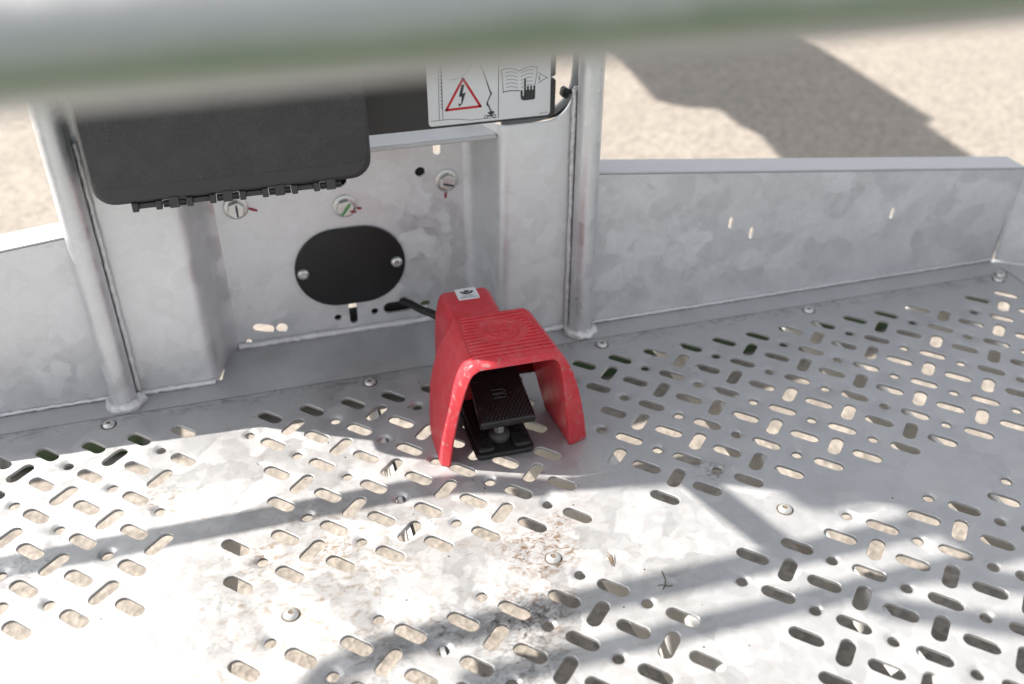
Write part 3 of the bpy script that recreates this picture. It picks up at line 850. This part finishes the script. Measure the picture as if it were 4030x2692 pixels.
# ------------------------------------------------------------------ document box
DB = thing('document_box', 'dark grey grained plastic manual box hung on the platform wall', 'storage box', (-7.9, 1.2, 5.6))
def shell(x0, x1, z0, z1, y0, y1, r, fillet, name, mat, parent, inset=0):
    mb = MB(); rings_ = []
    steps = [(y1, 0.0)] + [(y0 + fillet * (1 - math.sin(math.radians(a))), fillet * (1 - math.cos(math.radians(a)))) for a in (0, 20, 40, 60, 75, 90)]
    for y, d in steps:
        rings_.append([(x, y, z) for x, z in rrect(x0 + d, x1 - d, z0 + d, z1 - d, max(.03, r - d), 6)])
    n = len(rings_[0]); vs = []; fs = []
    for q in rings_: vs += q
    for i in range(len(rings_) - 1):
        for k in range(n): fs.append((i * n + k, i * n + (k + 1) % n, (i + 1) * n + (k + 1) % n, (i + 1) * n + k))
    fs += [tuple(range(n)), tuple((len(rings_) - 1) * n + k for k in range(n))]
    mb.add(vs, fs)
    return mb.build(name, mat, parent, smooth=40)
BXF = .42
shell(-10.70, -5.00, 5.66, 9.4, 1.10, 1.86, .42, .05, 'back_shell', M_DARKPL, DB)
LID = shell(-10.74, -4.97, 5.62, 9.45, BXF, 1.07, .46, .22, 'lid', M_DARKPL, DB)
shell(-10.68, -5.03, 6.03, 9.3, BXF - .012, BXF + .10, .30, .05, 'grained_face', M_GRAIN, LID)
MB().tube([(-10.74 + .16, BXF + .14, 6.2), (-10.74 + .16, BXF + .14, 9.1)], .155, 14).build('grained_edge', M_GRAIN, LID, smooth=60)
# hinge of interlocking knuckles
hx = -10.02; q = 0
while hx < -6.05:
    big = q % 2 == 0
    wv_ = .60 if big else .46
    zc = 5.575
    if big:
        k = MB()
        k.box(hx, hx + .13, .44, .74, zc - .10, zc + .10); k.box(hx + wv_ - .13, hx + wv_, .44, .74, zc - .10, zc + .10)
        k.box(hx + .12, hx + wv_ - .12, .52, .72, zc - .07, zc + .05)
    else:
        k = MB()
        k.box(hx + .13, hx + wv_ - .13, .43, .72, zc - .09, zc + .16)
        k.tube([(hx, .60, zc - .02), (hx + wv_, .60, zc - .02)], .055, 8); k.tube([(hx, .60, zc - .10), (hx + wv_, .60, zc - .10)], .03, 8)
    k.build('hinge_knuckle', M_DARKPL, DB, smooth=40, bevel=.018)
    hx += wv_ + .015; q += 1

# ------------------------------------------------------------------ warning placard on its black panel
WP = thing('warning_panel', 'black back panel carrying a white electrical hazard placard with pictograms', 'warning sign', (-3.5, 2.1, 6.0))
pp = [(-9.0, 6.02), (-.40, 6.02), (-.34, 6.05), (-.31, 6.11), (-.30, 6.90), (-.335, 6.945), (-.40, 6.955), (-.43, 6.98), (-.40, 7.005), (-.335, 7.01), (-.31, 7.05), (-.31, 9.6), (-9.0, 9.6)]
MB().prism(pp, 1.96, 2.10).build('back_panel', M_PANEL, WP, smooth=0, bevel=.012)
PLC = MB().prism(rrect(-3.395, -.44, 6.085, 8.4, .08, 5), 1.948, 1.958).build('placard', M_WHITE, WP, smooth=0)
SY = 1.9475
def flat(name, polys, mat):
    mb = MB()
    for p in polys: mb.prism(p, SY - .003, SY)
    mb.build(name, mat, PLC, smooth=0)
def strip(pts, w):
    out = []
    for (x0, z0), (x1, z1) in zip(pts, pts[1:]):
        d = Vector((x1 - x0, z1 - z0)); d.normalize(); e = d * w * .4; n_ = Vector((-d.y, d.x)) * w / 2
        out.append([(x0 - e.x + n_.x, z0 - e.y + n_.y), (x0 - e.x - n_.x, z0 - e.y - n_.y), (x1 + e.x - n_.x, z1 + e.y - n_.y), (x1 + e.x + n_.x, z1 + e.y + n_.y)])
    return out
flat('warning_triangle', strip([(-2.552, 7.155), (-2.150, 6.462), (-2.968, 6.447), (-2.552, 7.155)], .058), M_REDINK)
flat('lightning_bolt', [[(-2.592, 7.012), (-2.522, 7.016), (-2.575, 6.80), (-2.586, 6.74), (-2.661, 6.734)], [(-2.592, 6.80), (-2.494, 6.83), (-2.587, 6.555), (-2.609, 6.554), (-2.600, 6.74)], [(-2.658, 6.491), (-2.587, 6.578), (-2.62, 6.565), (-2.676, 6.582)]], M_INK)
W1 = .011
lad = strip([(-3.108, 8.2), (-3.141, 6.223)], W1) + strip([(-3.045, 8.2), (-3.055, 6.221)], W1)
z = 8.1; 
while z > 6.48:
    lad += strip([(-3.095, z), (-3.062, z), (-3.063, z - .05)], .012); z -= .083
flat('facade_drawing', lad, M_INK)
flat('ground_line', strip([(-3.328, 6.219), (-2.962, 6.222), (-2.737, 6.211), (-2.55, 6.176), (-2.391, 6.149), (-2.2, 6.15), (-2.056, 6.156), (-1.757, 6.148)], W1), M_INK)
flat('divider_line', strip([(-1.690, 8.2), (-1.721, 6.145)], .016), M_INK)
da = [(-2.839, 7.153), (-2.76, 7.158), (-2.692, 7.169), (-2.63, 7.19), (-2.572, 7.216), (-2.52, 7.25), (-2.467, 7.294), (-2.42, 7.345), (-2.376, 7.409), (-2.34, 7.49), (-2.31, 7.6)]
dd = []
for (x0, z0), (x1, z1) in zip(da, da[1:]): dd += strip([(x0, z0), (x0 + (x1 - x0) * .55, z0 + (z1 - z0) * .55)], .009)
flat('reach_curve', dd, M_INK)
lift = strip([(-2.30, 7.85), (-2.132, 7.409), (-2.082, 7.317)], .014) + strip([(-2.082, 7.317), (-1.99, 7.03)], .018) + strip([(-1.99, 7.03), (-1.917, 6.802)], .026)
lift += [[(-1.935, 6.83), (-1.905, 6.82), (-1.868, 6.745), (-1.885, 6.70), (-1.915, 6.74)]]
lift += strip([(-1.888, 6.73), (-1.972, 6.55)], .016) + strip([(-1.912, 6.715), (-1.992, 6.535)], .012)
lift += [[(-2.002, 6.545), (-1.965, 6.56), (-1.965, 6.47), (-1.995, 6.45)]] + strip([(-1.982, 6.50), (-1.905, 6.31)], .022) + strip([(-1.958, 6.50), (-1.878, 6.31)], .012)
lift += [[(-1.977, 6.286), (-1.916, 6.318), (-1.827, 6.317), (-1.822, 6.263), (-1.871, 6.237), (-1.97, 6.255)], [(-1.994, 6.222), (-1.84, 6.218), (-1.841, 6.188), (-1.994, 6.191)], [(-1.93, 6.25), (-1.88, 6.25), (-1.88, 6.20), (-1.93, 6.20)]]
for cx, cz in ((-2.02, 6.194), (-1.825, 6.197)):
    for k in range(14):
        a0, a1 = 2 * math.pi * k / 14, 2 * math.pi * (k + 1) / 14
        lift.append([(cx + r * math.cos(a), cz + r * math.sin(a)) for r, a in ((.045, a0), (.045, a1), (.028, a1), (.028, a0))])
flat('boom_lift_drawing', lift, M_INK)
bk = strip([(-1.638, 7.266), (-1.544, 7.299), (-1.439, 7.3), (-1.319, 7.264), (-1.205, 7.213), (-1.076, 7.272), (-0.925, 7.303), (-0.767, 7.267), (-0.791, 7.055), (-0.827, 6.849)], .013)
bk += strip([(-1.638, 7.266), (-1.613, 7.041), (-1.597, 6.735)], .013) + strip([(-1.59, 6.75), (-1.44, 6.764), (-1.317, 6.757), (-1.195, 6.741)], .02)
for k in range(5):
    dz = k * .087
    bk += strip([(-1.545 + k * .008, 7.195 - dz), (-1.44, 7.215 - dz), (-1.34, 7.20 - dz), (-1.25, 7.165 - dz)], .010)
    xr0 = -1.16 if k < 2 else (-1.16)
    if k < 2: bk += strip([(-1.165, 7.16 - dz), (-1.08, 7.205 - dz), (-.98, 7.225 - dz), (-.865, 7.215 - dz)], .010)
    else: bk += strip([(-1.165, 7.16 - dz), (-1.11, 7.185 - dz)], .010) + strip([(-1.03, 7.215 - dz), (-.89, 7.215 - dz)], .010)
flat('book_drawing', bk, M_INK)
hd = [[(-1.179, 6.70), (-1.177, 6.742), (-1.149, 6.756), (-1.126, 6.738), (-1.12, 6.60), (-1.171, 6.564)], [(-1.171, 6.564), (-1.12, 6.60), (-1.094, 6.615), (-.816, 6.60), (-.818, 6.53), (-.845, 6.499), (-1.086, 6.498), (-1.14, 6.516)],
      [(-1.094, 6.60), (-1.09, 7.022), (-1.070, 7.043), (-1.044, 7.018), (-1.044, 6.60)], [(-1.05, 6.60), (-1.05, 6.745), (-.815, 6.735), (-.816, 6.60)]]
for a in (-1.019, -.942, -.863):
    hd.append([(a, 6.72), (a, 6.825 + (.01 if a < -1 else 0)), (a + .012, 6.84), (a + .036, 6.84), (a + .048, 6.825), (a + .048, 6.72)])
flat('hand_drawing', hd, M_INK)
flat('eye_drawing', strip([(-0.731, 7.139), (-0.69, 7.10), (-0.63, 7.063), (-0.57, 7.02), (-0.513, 6.992), (-0.57, 6.978), (-0.628, 6.95), (-0.69, 6.915), (-0.738, 6.886)], .012) + strip([(-0.692, 7.098), (-0.722, 7.034), (-0.718, 6.959), (-0.697, 6.919)], .010) + strip([(-.722, 7.03), (-.719, 6.97)], .022), M_INK)
fc = bpy.data.curves.new('number', 'FONT'); fc.body = '52757179'; fc.size = .052 * U
to = bpy.data.objects.new('number_tmp', fc); COL.objects.link(to)
dg = bpy.context.evaluated_depsgraph_get()
tm = bpy.data.meshes.new_from_object(to.evaluated_get(dg))
bpy.data.objects.remove(to)
tm.transform(Matrix.Rotation(math.radians(90), 4, 'X')); tm.materials.clear(); tm.materials.append(M_INK)
tn = bpy.data.objects.new('part_number', tm); COL.objects.link(tn); tn.parent = PLC
tn.location = Vector((-.70, SY - .002, 6.125)) * U - root_loc(PLC)

# hoses and cable tie behind the right flange
HS = thing('hydraulic_hose', 'grey hose curving behind the notch beside the right post', 'hose', (.3, 2.3, 7))
MB().tube(catmull([Vector(p) for p in ((.33, 2.5, 9.5), (.31, 2.35, 8.2), (.31, 2.3, 7.28), (.30, 2.3, 7.0), (.26, 2.3, 6.65), (.15, 2.3, 6.38), (0, 2.32, 6.18), (-.2, 2.36, 6.02), (-.6, 2.4, 5.86), (-1.5, 2.5, 5.78))], 6), .088, 14).build('hose', M_HOSE, HS, smooth=60)
HB = thing('rubber_hose', 'black hose tucked between the grey hose and the right post', 'hose', (.45, 2.4, 7))
MB().tube(catmull([Vector(p) for p in ((.46, 2.6, 9.5), (.47, 2.4, 7.6), (.46, 2.36, 7.0), (.42, 2.36, 6.65), (.28, 2.36, 6.30), (.05, 2.36, 6.06), (-.2, 2.4, 5.92), (-.8, 2.45, 5.84))], 6), .09, 14).build('hose', M_BLACK, HB, smooth=60)
CTI = thing('cable_tie', 'black cable tie head clamped round the hoses in the wall notch', 'cable tie', (.02, 2.1, 6.5))
ct = MB(); ct.prism([(-.13, 6.47), (-.02, 6.40), (.06, 6.44), (.09, 6.60), (-.03, 6.68), (-.10, 6.63)], 2.02, 2.22); ct.build('head', M_BLACK, CTI, smooth=0, bevel=.02)
MB().prism([(.05, 6.46), (.30, 6.50), (.30, 6.60), (.06, 6.58)], 2.12, 2.20).build('strap', M_BLACK, CTI, smooth=0, bevel=.01)
MB().prism(rrect(-.085, -.01, 6.48, 6.58, .02, 3), 2.012, 2.021).build('slot', plain('slot_black', (.003, .003, .003), .9), CTI, smooth=0)

# ------------------------------------------------------------------ litter on the floor
tw = thing('dry_twig', 'small tuft of dry brown stalks on the sunlit floor', 'twig', (-1.75, -6.55, 0))
t = MB()
for k in range(9):
    a = random.uniform(1.0, 1.6); l = random.uniform(.18, .34); x, y = -1.83 + random.uniform(-.05, .05), -6.78 + random.uniform(-.06, .10)
    t.tube([(x, y, .012), (x + l * .5 * math.cos(a), y + l * .5 * math.sin(a), .03), (x + l * math.cos(a), y + l * math.sin(a), .014)], [.005, .007, .003], 5)
t.build('stalk', M_TWIG, tw, smooth=0)
tw2 = thing('grass_stalk', 'thin dark forked grass stalk lying in the shadow band on the floor', 'stalk', (-1.05, -7.3, 0))
t = MB(); t.tube([(-.93, -7.18, .012), (-.95, -7.4, .02), (-1.02, -7.55, .02), (-1.10, -7.63, .012)], .010, 5); t.tube([(-1.02, -7.55, .02), (-.94, -7.60, .03), (-.88, -7.58, .012)], .008, 5); t.tube([(-1.02, -7.55, .02), (-1.12, -7.5, .02), (-1.16, -7.52, .012)], .007, 5)
t.build('stalk', M_DIRT, tw2, smooth=0)
dm = MB()
for k in range(90):
    x, y = random.gauss(-4.5, 3.2), random.uniform(-9.5, .6)
    r = random.choice((.008, .01, .012, .016, .022))
    dm.add([(x - r, y, .001), (x, y - r, .001), (x + r * 1.2, y, .001), (x, y + r, .001), (x, y, .001 + r * 1.3)], [(0, 1, 4), (1, 2, 4), (2, 3, 4), (3, 0, 4)])
tag(dm.build('dirt_specks', M_DIRT, None, smooth=0), 'scattered dark grit specks on the floor plate', 'grit', kind='stuff')
